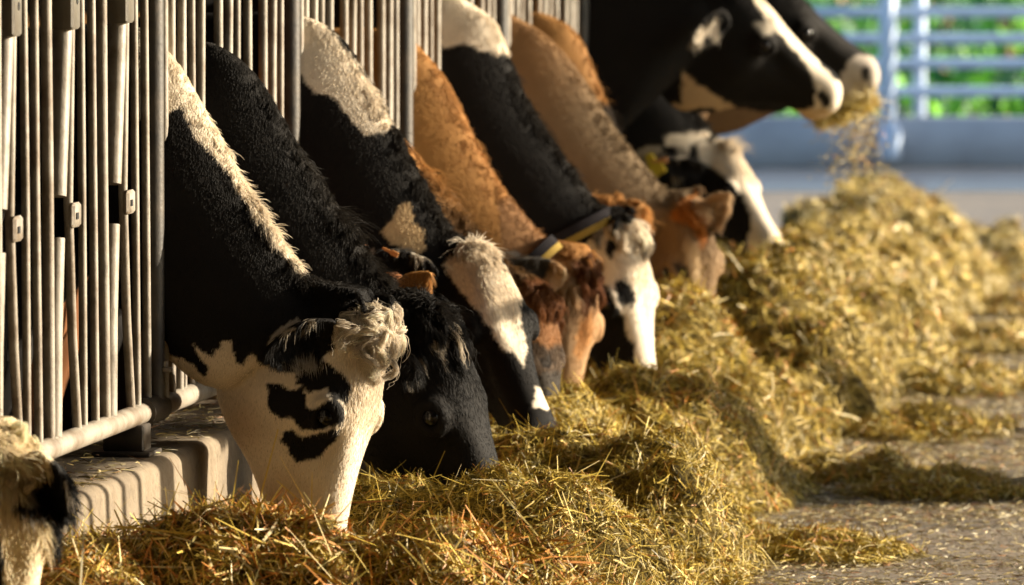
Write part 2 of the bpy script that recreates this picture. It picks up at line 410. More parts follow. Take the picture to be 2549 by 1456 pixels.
PAL = np.array([[.30, .215, .022], [.42, .30, .04], [.56, .40, .07], [.72, .56, .20], [.50, .21, .045], [.17, .13, .02], [.80, .68, .40]])
def blades(P, Nn, lens, wid, cols, tilt, name, parent, off, flatn=None):
    n = len(P)
    t = rng.normal(size=(n, 3)); t = unit(t - Nn * (t * Nn).sum(1, keepdims=True))
    el = np.abs(rng.normal(0, tilt, n))
    d = unit(t * np.cos(el)[:, None] + Nn * np.sin(el)[:, None])
    side = unit(np.cross(d, Nn + .6 * rng.normal(size=(n, 3))))
    bend = unit(rng.normal(size=(n, 3)) - Nn * .5) * (lens * rng.uniform(.05, .3, n))[:, None]
    p0 = P - d * lens[:, None] * .45 ; p2 = P + d * lens[:, None] * .55 + bend * .6; p1 = P - bend * .25
    hw = (wid / 2)[:, None]
    V = np.stack([p0 - side * hw * .7, p0 + side * hw * .7, p1 - side * hw, p1 + side * hw, p2 - side * hw * .45, p2 + side * hw * .45], 1).reshape(-1, 3)
    b = np.arange(n)[:, None] * 6
    F = np.concatenate([b + [0, 1, 3, 2], b + [2, 3, 5, 4]], 0)
    o = mesh_obj(name, V - np.asarray(off), F, M['hay'], parent, False, np.repeat(cols, 6, 0))
    o['kind'] = 'stuff'; return o
def hay_normal(x, y, e=.02):
    dx = (hay_h(x + e, y) - hay_h(x - e, y)) / (2 * e); dy = (hay_h(x, y + e) - hay_h(x, y - e)) / (2 * e)
    return unit(np.c_[-dx, -dy, np.ones_like(dx)])
def hay_cols(x, y, n):
    straw = np.clip(1.2 - (y - 17.9) * 1.0, 0, 1)                       # near mound: brown straw
    far_ = np.clip((y - 26) / 6, 0, 1) ** .8
    z = vnoise(np.c_[x, y, 0 * x], 2.2, 31) * .5 + vnoise(np.c_[x, y, 0 * x], 7, 32) * .35
    w = np.stack([.28 - .18 * straw - .1 * far_ + .1 * z, .28 - .1 * straw + 0 * z, .20 + .05 * straw + .05 * far_ + 0 * z, .06 + .10 * straw + .32 * far_ + 0 * z,
                  .06 + .24 * straw + .14 * (z > .28), .17 + .02 * straw - .1 * far_ - .1 * z, .02 + .06 * straw + .24 * far_ + 0 * z], 1).clip(.005)
    cw_ = np.cumsum(w, 1); cw_ /= cw_[:, -1:]
    k = (rng.random(n)[:, None] > cw_).sum(1).clip(0, 6)
    return PAL[k] * rng.uniform(.6, 1.3, (n, 1))
def scatter_hay(n, ylo, yhi, lmean, wmean, tilt, name, lift):
    x = rng.uniform(.06, 2.1, n); y = rng.uniform(ylo, yhi, n)
    h = hay_h(x, y); ok = (h > .012) | ((h > .002) & (rng.random(n) < .5)); x, y, h = x[ok], y[ok], h[ok]
    n = len(x); N_ = hay_normal(x, y)
    P = np.c_[x, y, h] + N_ * (rng.random(n) * lift)[:, None]
    ln = lmean * np.exp(rng.normal(0, .45, n)); wd_ = wmean * np.exp(rng.normal(0, .35, n))
    st = np.clip(1.2 - (y - 17.9), 0, 1); ln *= 1 + .45 * st; wd_ *= 1 + .5 * st 
    return blades(P, N_, ln, wd_, hay_cols(x, y, n), tilt, name, hay, (.8, 24, 0))
scatter_hay(310000, 15.6, 24, .034, .0023, .48, 'hay_straws', .016)
scatter_hay(42000, 15.6, 24, .085, .0028, .40, 'hay_long_straws', .022)
scatter_hay(190000, 24, 38.6, .048, .0038, .5, 'hay_far_straws', .025)
# loose straws on the lane
def loose(n, x0, x1, y0, y1, z, lm, wm, name, pw=1.0, cl=True):
    x = x0 + (x1 - x0) * rng.random(n) ** pw; y = rng.uniform(y0, y1, n)
    if cl:
        fd = np.interp(y, [15, 21.5, 23.2, 28.8, 31, 35], [1.42, 1.40, 1.17, 1.22, 1.05, 1.05])
        k = vnoise(np.c_[x * 1.2, y * 2.2, 0 * x], 1.1, 41) * .8 + vnoise(np.c_[x * .5, y * 2.4, 0 * x], 5, 42) * .7 + rng.normal(0, .3, n) + 1.3 * np.exp(-np.abs(x - fd) / .2)
        ok = (k > .0) | (rng.random(n) < .3); x, y = x[ok], y[ok]
    n = len(x)
    P = np.c_[x, y, np.full(n, z) + rng.random(n) * .008]; N_ = np.tile([0, 0, 1.], (n, 1))
    ln = lm * np.exp(rng.normal(0, .5, n)); wd_ = wm * np.exp(rng.normal(0, .35, n))
    k = rng.choice(7, n, p=[.1, .12, .16, .20, .14, .1, .18])
    cc = PAL[k] * rng.uniform(.45, 1.1, (n, 1)); cc = cc * .75 + cc.mean(1, keepdims=True) * .25
    return blades(P, N_, ln, wd_, cc, .12, name, None, (0, 0, 0))
tag(loose(210000, .75, 2.7, 18, 37, .003, .026, .0023, 'loose_straw', 1.0), 'loose straws strewn over the lane beside the hay heap', 'straw', kind='stuff')
tag(loose(5000, -.22, .085, 14, 25, .463, .03, .003, 'curb_litter', 1, True), 'short straws littered on top of the concrete curb', 'straw', kind='stuff')

# ------------------------------------------------------------------ cows
BLACK = np.array([.0075, .0063, .0055]); WHITE = np.array([.66, .57, .45])
ORANGE = np.array([.38, .19, .06]); TAN = np.array([.25, .135, .055]); GREYTAN = np.array([.165, .115, .065]); BROWN = np.array([.16, .065, .025]); DARK = np.array([.035, .026, .02])
def poly_d(P, poly):             # signed distance to a polygon, negative inside
    poly = np.asarray(poly, float); n = len(poly); d = np.full(len(P), 1e9); ins = np.zeros(len(P), bool)
    for i in range(n):
        a, b_ = poly[i], poly[(i + 1) % n]; e = b_ - a; v = P - a
        t = np.clip((v @ e) / (e @ e + 1e-9), 0, 1)
        d = np.minimum(d, np.linalg.norm(v - t[:, None] * e, axis=1))
        c = ((a[1] > P[:, 1]) != (b_[1] > P[:, 1])) & (P[:, 0] < (b_[0] - a[0]) * (P[:, 1] - a[1]) / (b_[1] - a[1] + 1e-12) + a[0])
        ins ^= c
    return np.where(ins, -d, d)
def c3(*p): return [(x * .4558 + 371.6, y * .4558 + 663.5) for x, y in p]      # reading scales of the enlarged views
def c4(*p): return [(x * .4557 + 398, y * .4557) for x, y in p]
def c5(*p): return [(x * .410 + 862.6, y * .410 + 398) for x, y in p]
def c6(*p): return [(x * .4556 + 1260.7, y * .4556) for x, y in p]

HT = np.array([-.10, -.04, .0, .07, .17, .28, .38, .48, .58, .68, .78, .86, .92, .97, 1.0])
HD = np.array([-.05, -.005, .012, .03, .042, .042, .03, .012, -.004, -.014, -.016, -.014, -.03, -.065, -.11])
HV_ = np.array([-.28, -.32, -.345, -.385, -.43, -.45, -.44, -.395, -.335, -.29, -.265, -.262, -.262, -.235, -.19])
HU = np.array([.105, .13, .145, .16, .172, .19, .195, .16, .126, .108, .103, .112, .122, .108, .07])
HL = np.array([.09, .10, .11, .125, .135, .135, .125, .11, .093, .082, .08, .085, .092, .08, .05])
def head_verts(A, a, d, w, L, dep=1.0, wid=1.0, nt_=90, na=56):
    t = np.linspace(-.10, 1.0, nt_); D = hermite(HT, HD, t); V_ = hermite(HT, HV_, t) * (dep + (min(dep, 1.22 if dep < 2 else 1.5) - dep) * np.clip((t - .5) / .35, 0, 1)); U = hermite(HT, HU, t) * wid; Lw = hermite(HT, HL, t) * wid
    ph = np.linspace(0, 2 * np.pi, na, endpoint=False)
    T, PH = np.meshgrid(t, ph, indexing='ij')
    e = 2 / 2.5
    su = np.sign(np.sin(PH)) * np.abs(np.sin(PH)) ** e; cu = np.sign(np.cos(PH)) * np.abs(np.cos(PH)) ** e
    v = su
    k = (v + 1) / 2; k = k * k * (3 - 2 * k)
    hw = Lw[:, None] * (1 - k) + U[:, None] * k
    dd = (D[:, None] + V_[:, None]) / 2 + (D - V_)[:, None] / 2 * v
    ww = cu * hw
    s = np.sign(ww) + (ww == 0)
    G = lambda t0, d0, st, sd_: np.exp(-((T - t0) / st) ** 2 - ((dd - d0) / sd_) ** 2)
    side = np.abs(cu) ** .5
    out_ = .05 * G(.345, -.06, .06, .05) - .032 * G(.48, -.12, .08, .06) + .022 * G(.33, -.30, .13, .10) - .012 * G(.62, -.17, .12, .06) + .008 * G(.55, -.09, .18, .03)
    out_ += .014 * G(.93, -.10, .05, .05) - .02 * G(.955, -.085, .022, .022) - .012 * np.exp(-((dd + .205) / .012) ** 2) * np.clip((T - .76) / .08, 0, 1)
    out_ -= .03 * G(.365, -.078, .030, .022)
    ww = ww + s * out_ * side
    # forehead dish between the eyes, ridge of the poll
    dd = dd - .018 * np.exp(-((T - .40) / .12) ** 2 - (ww / .05) ** 2) * (v > 0) + .02 * np.exp(-((T - .02) / .06) ** 2 - (ww / .08) ** 2) * (v > .3)
    P = A + (T * L)[..., None] * a + (dd * L)[..., None] * d + (ww * L)[..., None] * w
    return P
def ear_rings(base, tip, face, wid):
    ax = tip - base; L = np.linalg.norm(ax); ax = ax / L; face = unit(face - ax * (face @ ax)); lat = np.cross(ax, face)
    rings = []
    for s in np.linspace(0, 1, 12):
        wd_ = wid * (np.sin(np.pi * min(1, (.12 + .88 * s)) ** .85) ** .75 if s < 1 else .0) * .5 + .006
        if s == 0: wd_ = wid * .22
        c = base + ax * L * s - face * .05 * math.sin(math.pi * s) * .4
        cup = .55 * wd_
        r = []
        for u in np.linspace(-1, 1, 9): r.append(c + lat * u * wd_ * .92 + face * (cup * u * u - .2 * cup + .008))
        for u in np.linspace(1, -1, 9): r.append(c + lat * u * wd_ + face * (cup * u * u - .2 * cup - .008))
        rings.append(r)
    return rings
def cow(S):
    Y = S['Y']; P2 = lambda p: at(p[0], p[1], Y)
    A, B = P2(S['poll']), P2(S['nose']); B = B + [0, S.get('nose_dy', 0), 0]
    L = np.linalg.norm(B - A); a = unit(B - A)
    d0 = np.array([-a[2], 0, a[0]]); d0 = unit(d0 - a * (d0 @ a))
    if S.get('flip'): d0 = -d0
    if d0[0] < 0 and not S.get('flip'): d0 = -d0
    w0 = np.cross(a, d0); w0 = w0 if w0[1] > 0 else -w0
    r = R(S.get('roll', 20)); d = d0 * math.cos(r) - w0 * math.sin(r); w = w0 * math.cos(r) + d0 * math.sin(r)   # +w = far side
    mb = MB()
    DEP = S.get('dep', 1.12); WID = S.get('wid', 1.0); HP = head_verts(A, a, d, w, L, DEP, WID)
    mb.loft([list(x) for x in HP])
    # neck
    dors = [P2(p) for p in S['dorsal']]
    end = A + d * .0 * L + a * .08 * L - d * .01
    dors = spline(dors + [end], 26)
    n = len(dors); s = np.linspace(0, 1, n)
    tan = unit(np.gradient(dors, axis=0)); perp = np.cross(tan, [0, 1, 0]); perp = perp * np.sign(perp[:, 2:3] * -1)
    perp = np.stack([np.convolve(np.pad(perp[:, k], 3, mode='edge'), np.ones(7) / 7, 'valid') for k in range(3)], 1); perp = unit(perp)
    T0, T1 = S.get('thick', (.62, .37))
    T = T0 + (T1 - T0) * s ** .8
    vent = dors + perp * T[:, None]
    jaw = A + a * .20 * L - d * .38 * L * DEP
    k = np.clip((s - .72) / .28, 0, 1)[:, None]; k = k * k
    vent = vent * (1 - k) + jaw * k
    hw = np.interp(s, [0, .25, .6, .9, 1], [.125, .13, .125, .115, .10]) * S.get('fat', 1)
    ctr = np.interp(s, [.75, 1], [0, 1])
    # trunk behind the barrier (hidden side of the animal), blending into the neck
    z0 = dors[0][2]; x0 = dors[0][0]
    tr = [(-2.22, 1.18, .98, .05), (-2.15, 1.34, .82, .16), (-1.95, 1.42, .66, .25), (-1.5, 1.42, .58, .32), (-1.0, 1.43, .56, .33), (-.6, 1.46, .58, .26), (-.32, 1.47, .62, .18)]
    rings = []
    ph = np.linspace(0, 2 * np.pi, 36, endpoint=False)
    def ring(Dp, Vp, hw_, wdir, narrow):
        c = (Dp + Vp) / 2; hv = (Dp - Vp) / 2
        v = np.sin(ph); u = np.cos(ph) * (1 - narrow * np.clip(v, -1, 1)) 
        return [c + hv * vv + wdir * hw_ * uu for vv, uu in zip(v, u)]
    for x, zt, zb, h_ in tr:
        kk = np.clip((x + 1) / .7, 0, 1)
        rings.append(ring(np.array([x0 + x, Y, zt + (z0 - 1.47) * kk]), np.array([x0 + x - .22 * kk, Y, zb]), h_, np.array([0, 1., 0]), .12))
    for i in range(n):
        wd_ = unit(np.array([0, 1., 0]) * (1 - ctr[i]) + w * ctr[i])
        rings.append(ring(dors[i], vent[i], hw[i], wd_, .30 - .2 * ctr[i]))
    mb.loft(rings)
    for xx in (-.62, -1.92):
        for sy in (-.17, .17):
            f = .0 if xx > -1 else 1
            mb.tube([(x0 + xx, Y + sy, .85), (x0 + xx + .02 - .05 * f, Y + sy, .62), (x0 + xx - .10 * f, Y + sy, .46), (x0 + xx - .02 * f, Y + sy, .2), (x0 + xx, Y + sy, .10), (x0 + xx + .03, Y + sy, .0)], [.13, .10, .062, .045, .05, .065], 12)
    ears = []
    for E in S.get('ears', []):
        base = A + a * .09 * L + w * E['side'] * .15 * L - d * .07 * L
        tip = at(E['tip'][0], E['tip'][1], Y + E.get('dy', 0))
        if 'base' in E: base = at(E['base'][0], E['base'][1], Y + E.get('bdy', 0))
        mb.loft(ear_rings(base - unit(tip - base) * .03, tip, np.array(E.get('face', (.3, -1, -.2)), float), E.get('w', .10)))
        ears.append((base, tip))
    for sd_ in (-1, 1):     # eyelids: a thick almond rim, heavier on the upper side
        o_ = w * sd_; ec_ = A + a * .365 * L + o_ * .196 * L * WID - d * S.get('eyed', .078) * L
        fw = unit(o_ * .9 + a * .1 + d * .25); ea = unit(a - fw * (a @ fw)); ed = np.cross(fw, ea); ed = ed * np.sign(ed @ d)
        for r1_, r2_, rr_ in ((.034, .025, .010), (.045, .036, .008)):
            mb.tube([ec_ + (ea * math.cos(t_) * r1_ + ed * math.sin(t_) * r2_ + fw * (-.004 if r1_ < .04 else -.010)) * L / .65 for t_ in np.linspace(0, 2 * np.pi, 25)], [rr_ * (1.25 if math.sin(t_) > 0 else .8) * L / .65 for t_ in np.linspace(0, 2 * np.pi, 25)], 8)
    root = empty('cow', (round(x0 - .6, 3), Y, 0)); tag(root, S['label'], 'cow', 'cows feeding in a row along the barrier')
    off = np.array(root.location)
    tmp = mesh_obj('body', np.array(mb.v) - off, mb.f, M['coat'])
    bm_ = None
    md = tmp.modifiers.new('r', 'REMESH'); md.mode = 'VOXEL'; md.voxel_size = S.get('vox', .0085)
    sm = tmp.modifiers.new('s', 'SMOOTH'); sm.factor = .5; sm.iterations = 4
    dg = bpy.context.evaluated_depsgraph_get(); ev = tmp.evaluated_get(dg)
    me = bpy.data.meshes.new_from_object(ev); me.name = 'body'
    tmp.modifiers.clear(); old = tmp.data; tmp.data = me; bpy.data.meshes.remove(old)
    tmp.parent = root
    nv = len(me.vertices); V = np.empty(nv * 3, np.float32); me.vertices.foreach_get('co', V); V = V.reshape(-1, 3).astype(float) + off
    me.calc_loop_triangles(); nt3 = len(me.loop_triangles); tri = np.empty(nt3 * 3, np.int32); me.loop_triangles.foreach_get('vertices', tri); tri = tri.reshape(-1, 3)
    me.polygons.foreach_set('use_smooth', [True] * len(me.polygons))
    # coat
    def local(P): q = P - A; return np.stack([q @ a, q @ d, q @ w], 1) / L
    def coat(P, jit=0.0):
        D = proj(P) + np.c_[fbm(P, 45, 5, 2), fbm(P, 45, 15, 2)] * 5
        if jit: D = D + rng.normal(0, jit, D.shape)
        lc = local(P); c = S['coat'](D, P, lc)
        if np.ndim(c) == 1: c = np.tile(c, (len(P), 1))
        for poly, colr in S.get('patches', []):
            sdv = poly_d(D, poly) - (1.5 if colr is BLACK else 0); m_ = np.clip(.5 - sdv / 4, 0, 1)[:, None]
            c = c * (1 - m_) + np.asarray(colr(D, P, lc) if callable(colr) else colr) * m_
        for base, tip in ears:
            ax = tip - base; tt = ((P - base) @ ax) / (ax @ ax); dist = np.linalg.norm(P - base - tt[:, None] * ax, axis=1)
            m_ = ((tt > S.get('earfrom', .22)) & (tt < 1.25) & (dist < .085) & (lc[:, 0] < .25))[:, None]
            ec = S.get('earcol', BLACK); rim = np.clip((dist - .034) / .012, 0, 1)[:, None] * S.get('rim', .45) * (fbm(P, 18, 91, 2)[:, None] > -.25)
            c = np.where(m_, ec * (1 - rim) + WHITE * rim, c)
        return np.clip(c, .004, .9)
    C = coat(V); C = C * (1 + .12 * fbm(V, 14, 3, 2)[:, None])
    at_ = me.attributes.new('coat', 'FLOAT_COLOR', 'POINT'); at_.data.foreach_set('color', np.c_[C, np.ones(nv)].astype(np.float32).ravel())
    me.materials.clear(); me.materials.append(M['coat'])
    # eyes
    for sd_ in (-1, 1):
        ec_ = A + a * .36 * L + w * sd_ * .177 * L * WID - d * S.get('eyed', .078) * L
        e = MB(); e.sphere(ec_, .026 * L / .62 * .9, 16, 10); e.build('eye', M['eye'], root)
    # fur
    tv = V[tri]; cr = np.cross(tv[:, 1] - tv[:, 0], tv[:, 2] - tv[:, 0]); ar = np.linalg.norm(cr, axis=1) / 2; fn = unit(cr); ce = tv.mean(1)
    view = unit(CAMLOC - ce); fac = (fn * view).sum(1)
    dpx = proj(ce)
    wgt = ar * np.where(fac > -.25, 1, .12) * (ce[:, 0] > -.25) * np.where((dpx[:, 0] > -120) & (dpx[:, 1] > -120) & (dpx[:, 1] < 1560), 1, .02)
    Nf = S.get('fur', 30000); p = wgt / wgt.sum()
    lcf = local(ce); dmf = np.full(len(ce), 9.)
    for i in range(n): dmf = np.minimum(dmf, np.linalg.norm(ce - dors[i], axis=1))
    wgt = wgt * (.16 + 1.5 * np.exp(-(dmf / .07) ** 2) + 2.0 * np.exp(-((lcf[:, 0] - .03) / .1) ** 2 - (np.abs(lcf[:, 2]) / .12) ** 4)); p = wgt / wgt.sum()
    fi = rng.choice(len(p), Nf, p=p); r1 = np.sqrt(rng.random(Nf)); r2 = rng.random(Nf)
    Pr = tv[fi, 0] * (1 - r1)[:, None] + tv[fi, 1] * (r1 * (1 - r2))[:, None] + tv[fi, 2] * (r1 * r2)[:, None]
    Nn = fn[fi]; lc = local(Pr)
    inhead = (lc[:, 0] > -.02) & (np.abs(lc[:, 2]) < .3) & (lc[:, 1] > -.5) & (lc[:, 1] < .12) & (lc[:, 0] < 1.05)
    # distance to the crest line
    seg = dors; dm = np.full(Nf, 9.)
    for i in range(n): dm = np.minimum(dm, np.linalg.norm(Pr - seg[i], axis=1))
    crest = np.exp(-(dm / .055) ** 2) * (~inhead | (lc[:, 0] < .03))
    pollm = np.exp(-((lc[:, 0] - .03) / .085) ** 2 - (np.abs(lc[:, 2]) / .10) ** 4) * np.clip((lc[:, 1] + .06) / .05, 0, 1) * S.get('tuft', 1)
    earm = np.zeros(Nf)
    for base, tip in ears:
        ax = tip - base; tt = ((Pr - base) @ ax) / (ax @ ax); dist = np.linalg.norm(Pr - base - tt[:, None] * ax, axis=1)
        earm = np.maximum(earm, ((tt > .1) & (tt < 1.2) & (dist < .08)) * 1.0)
    # locks: hairs follow the nearest guide
    area_px = S.get('lock', .028)
    qi = np.floor(Pr / area_px + vnoise(Pr, 30, 8)[:, None] * .3).astype(np.int64)
    hk = lambda k_: hash3(qi[:, 0], qi[:, 1], qi[:, 2], 300 + k_) * 2 - 1
    cl1 = hk(0) * .35 + fbm(Pr, 9, 61, 3) * .8; cl2 = np.stack([hk(1 + k) for k in range(3)], 1) * .3 + np.stack([fbm(Pr, 12, 70 + k, 3) for k in range(3)], 1) * .8
    fr = np.zeros(Nf); dm = np.full(Nf, 9.)
    for i in range(n):
        q_ = np.linalg.norm(Pr - dors[i], axis=1); m_ = q_ < dm; dm[m_] = q_[m_]; fr[m_] = s[i]
    crest = np.exp(-(dm / .05) ** 2) * (~inhead | (lc[:, 0] < .03)) * np.interp(fr, [0, .25, .5, 1], [.25, .45, 1, 1])
    ln = .0055 + .024 * crest * np.clip(.4 + 1.1 * cl1, .08, 1.6) * S.get('mane', 1) + .026 * pollm * np.clip(.8 + .5 * cl1, .3, 1.5) + .022 * earm
    forehead = inhead * np.exp(-((lc[:, 0] - .26) / .16) ** 2) * np.clip((lc[:, 1] + .06) / .08, 0, 1)
    ln += .010 * forehead
    ln *= np.where(inhead & (lc[:, 0] > .7), .5, 1) * np.where(inhead & (lc[:, 0] > .86), .5, 1) * rng.uniform(.75, 1.25, Nf)
    flow = np.where(inhead[:, None], a, np.array([-.25, 0, -.95]))
    flow = unit(flow + cl2 * (.05 + 1.0 * pollm + .6 * crest + .45 * forehead + .3 * earm)[:, None])
    fl = flow - Nn * (flow * Nn).sum(1, keepdims=True)
    wisp = (rng.random(Nf) < .05) * np.clip(crest * 1.2 + .25 * pollm, 0, 1)
    ln = ln * (1 + 1.3 * wisp)
    lift = (.03 + .30 * crest + .14 * pollm + .15 * earm + .06 * forehead + .25 * wisp)[:, None]
    dr = unit(Nn * lift + unit(fl) * (1 - lift) + rng.normal(0, 1, (Nf, 3)) * (.045 + .08 * crest + .08 * pollm)[:, None])
    bend = unit(flow + [0, 0, -.3]) * .35
    K = 7; u = np.linspace(0, 1, K)
    pts = Pr[:, None] + (dr[:, None] * u[None, :, None] + bend[:, None] * (u ** 2)[None, :, None] - bend[:, None] * .1 * u[None, :, None]) * ln[:, None, None]
    curl = (pollm * S.get('curl', .6) + .22 * crest)[:, None, None] * .017
    e1 = unit(np.cross(dr, cl2 + [0.3, .5, .8])); e2 = np.cross(dr, e1); ph0 = (cl1 * 5)[:, None]
    th = u[None] * (5.0 + 2 * cl1[:, None]) + ph0
    pts = pts + curl * u[None, :, None] * (e1[:, None] * (np.cos(th) - np.cos(ph0))[..., None] + e2[:, None] * (np.sin(th) - np.sin(ph0))[..., None])
    # tips gather towards the middle of each lock
    mid = (qi + .5) * area_px; gat = (.4 * np.clip(pollm + .25 * crest, 0, 1))[:, None, None]
    pts = pts + gat * (u ** 1.5)[None, :, None] * np.clip(mid - Pr, -.03, .03)[:, None]
    hc = coat(Pr, 3.0) * rng.uniform(.75, 1.35, (Nf, 1))
    hc = np.clip(hc + .012 * crest[:, None] * np.array([1.0, .8, .55]), 0, .85)
    rad = (S.get('hr', .00075) * np.array([1, 1, .95, .85, .7, .45, .2]))[None] * rng.uniform(.7, 1.2, (Nf, 1)) * (1 + .25 * pollm[:, None])
    sizes = [K] * Nf; PT = [pts.reshape(-1, 3)]; RD = [rad.ravel()]; HC = [hc]
    # curly locks on the poll
    NL, NH, KL = S.get('locks', 26), S.get('lockhairs', 45), 14
    pf = np.exp(-((lcf[:, 0] - .03) / S.get('lockspread', .075)) ** 2 - (np.abs(lcf[:, 2]) / .11) ** 4) * (lcf[:, 1] > -.09) * ar * (lcf[:, 0] > -.12)
    if pf.sum() > 0 and NL:
        gi = rng.choice(len(pf), NL, p=pf / pf.sum()); ul = np.linspace(0, 1, KL)
        for g_ in gi:
            r0, n0 = ce[g_], fn[g_]
            dn = unit(a * rng.uniform(.4, 1.2) + w * rng.normal(0, .7) + d * .1); dn = unit(dn - n0 * (dn @ n0) * .85); sd2 = np.cross(dn, n0)
            Lk = S.get('lockl', .085) * rng.uniform(.6, 1.25); rc = rng.uniform(.008, .018) * S.get('curl', .6); tw = rng.uniform(3.5, 8) * rng.choice([-1, 1]); p_ = rng.uniform(0, 6.3)
            gd = r0 + n0 * .005 + dn * (Lk * ul)[:, None] + n0 * (.011 * np.sin(ul * np.pi) ** .7)[:, None] + np.array([0, 0, -.02]) * (ul ** 2)[:, None]
            gd = gd + (sd2 * (np.cos(p_ + tw * ul) - math.cos(p_))[:, None] + n0 * (np.sin(p_ + tw * ul) - math.sin(p_))[:, None] * .7) * rc * np.minimum(1, ul * 3)[:, None]
            of = rng.normal(0, .0056, (NH, 1, 3)) * (1 - .6 * ul)[None, :, None] + np.cumsum(rng.normal(0, .0011, (NH, KL, 3)), 1) * ul[None, :, None] * np.where(rng.random((NH, 1, 1)) < .12, 3.5, 1)
            hp = gd[None] + of
            PT.append(hp.reshape(-1, 3)); sizes += [KL] * NH
            RD.append((S.get('hr', .00075) * 1.1 * np.interp(ul, [0, .7, 1], [1, .8, .25])[None] * rng.uniform(.7, 1.2, (NH, 1))).ravel())
            lcol = coat(np.tile(r0, (NH, 1)), 2.0) * rng.uniform(.7, 1.4, (NH, 1)) * rng.uniform(.65, 1.25); HC.append(np.clip(lcol, 0, .85))
    Nf = len(sizes); pts = np.concatenate(PT); rad = np.concatenate(RD); hc = np.concatenate(HC)
    hcv = bpy.data.hair_curves.new('fur'); hcv.add_curves(sizes)
    hcv.attributes['position'].data.foreach_set('vector', (pts - off).astype(np.float32).ravel())
    ra = hcv.attributes.get('radius') or hcv.attributes.new('radius', 'FLOAT', 'POINT')
    ra.data.foreach_set('value', rad.astype(np.float32).ravel())
    ca = hcv.attributes.new('coat', 'FLOAT_COLOR', 'CURVE'); ca.data.foreach_set('color', np.c_[hc, np.ones(Nf)].astype(np.float32).ravel())
    hcv.materials.append(M['fur'])
    fo = bpy.data.objects.new('fur', hcv); COL.objects.link(fo); fo.parent = root
    S['frame'] = (A, a, d, w, L, dors, vent)
    return root
K_ = lambda c: (lambda D, P, lc: c)
def collar(root, S, f, tilt, colr, wid=.030, loose=1.04, band2=None):
    """a strap round the neck near the poll"""
    A, a, d, w, L, dors, vent = S['frame']
    i = int(f * (len(dors) - 1)); D_, V_ = dors[i] , vent[min(len(vent) - 1, max(0, i + tilt))]
    c = (D_ + V_) / 2; hv = (D_ - V_) / 2 * loose; ax = unit(np.cross(hv, [0, 1, 0]))
    if ax[2] > 0: ax = -ax
    W = np.array([0, 1., 0]) * S.get('cw', .122) * loose
    for nm, m_, o_, wd_ in [('collar', colr, 0, wid)] + ([('collar_edge', M['blackweb'], -.026, .030)] if band2 else []):
        mb = MB(); rings = []
        for t in np.linspace(0, 2 * np.pi, 48):
            p = c + hv * (math.sin(t) * 1.02) + W * math.cos(t) * (1 - .2 * math.sin(t)); o = unit(p - c) * .004
            rings.append([p + ax * (o_ - wd_ / 2) - o, p + ax * (o_ - wd_ / 2) + o * 2, p + ax * (o_ + wd_ / 2) + o * 2, p + ax * (o_ + wd_ / 2) - o])
        mb.loft(rings, False); mb.build(nm, m_, root)

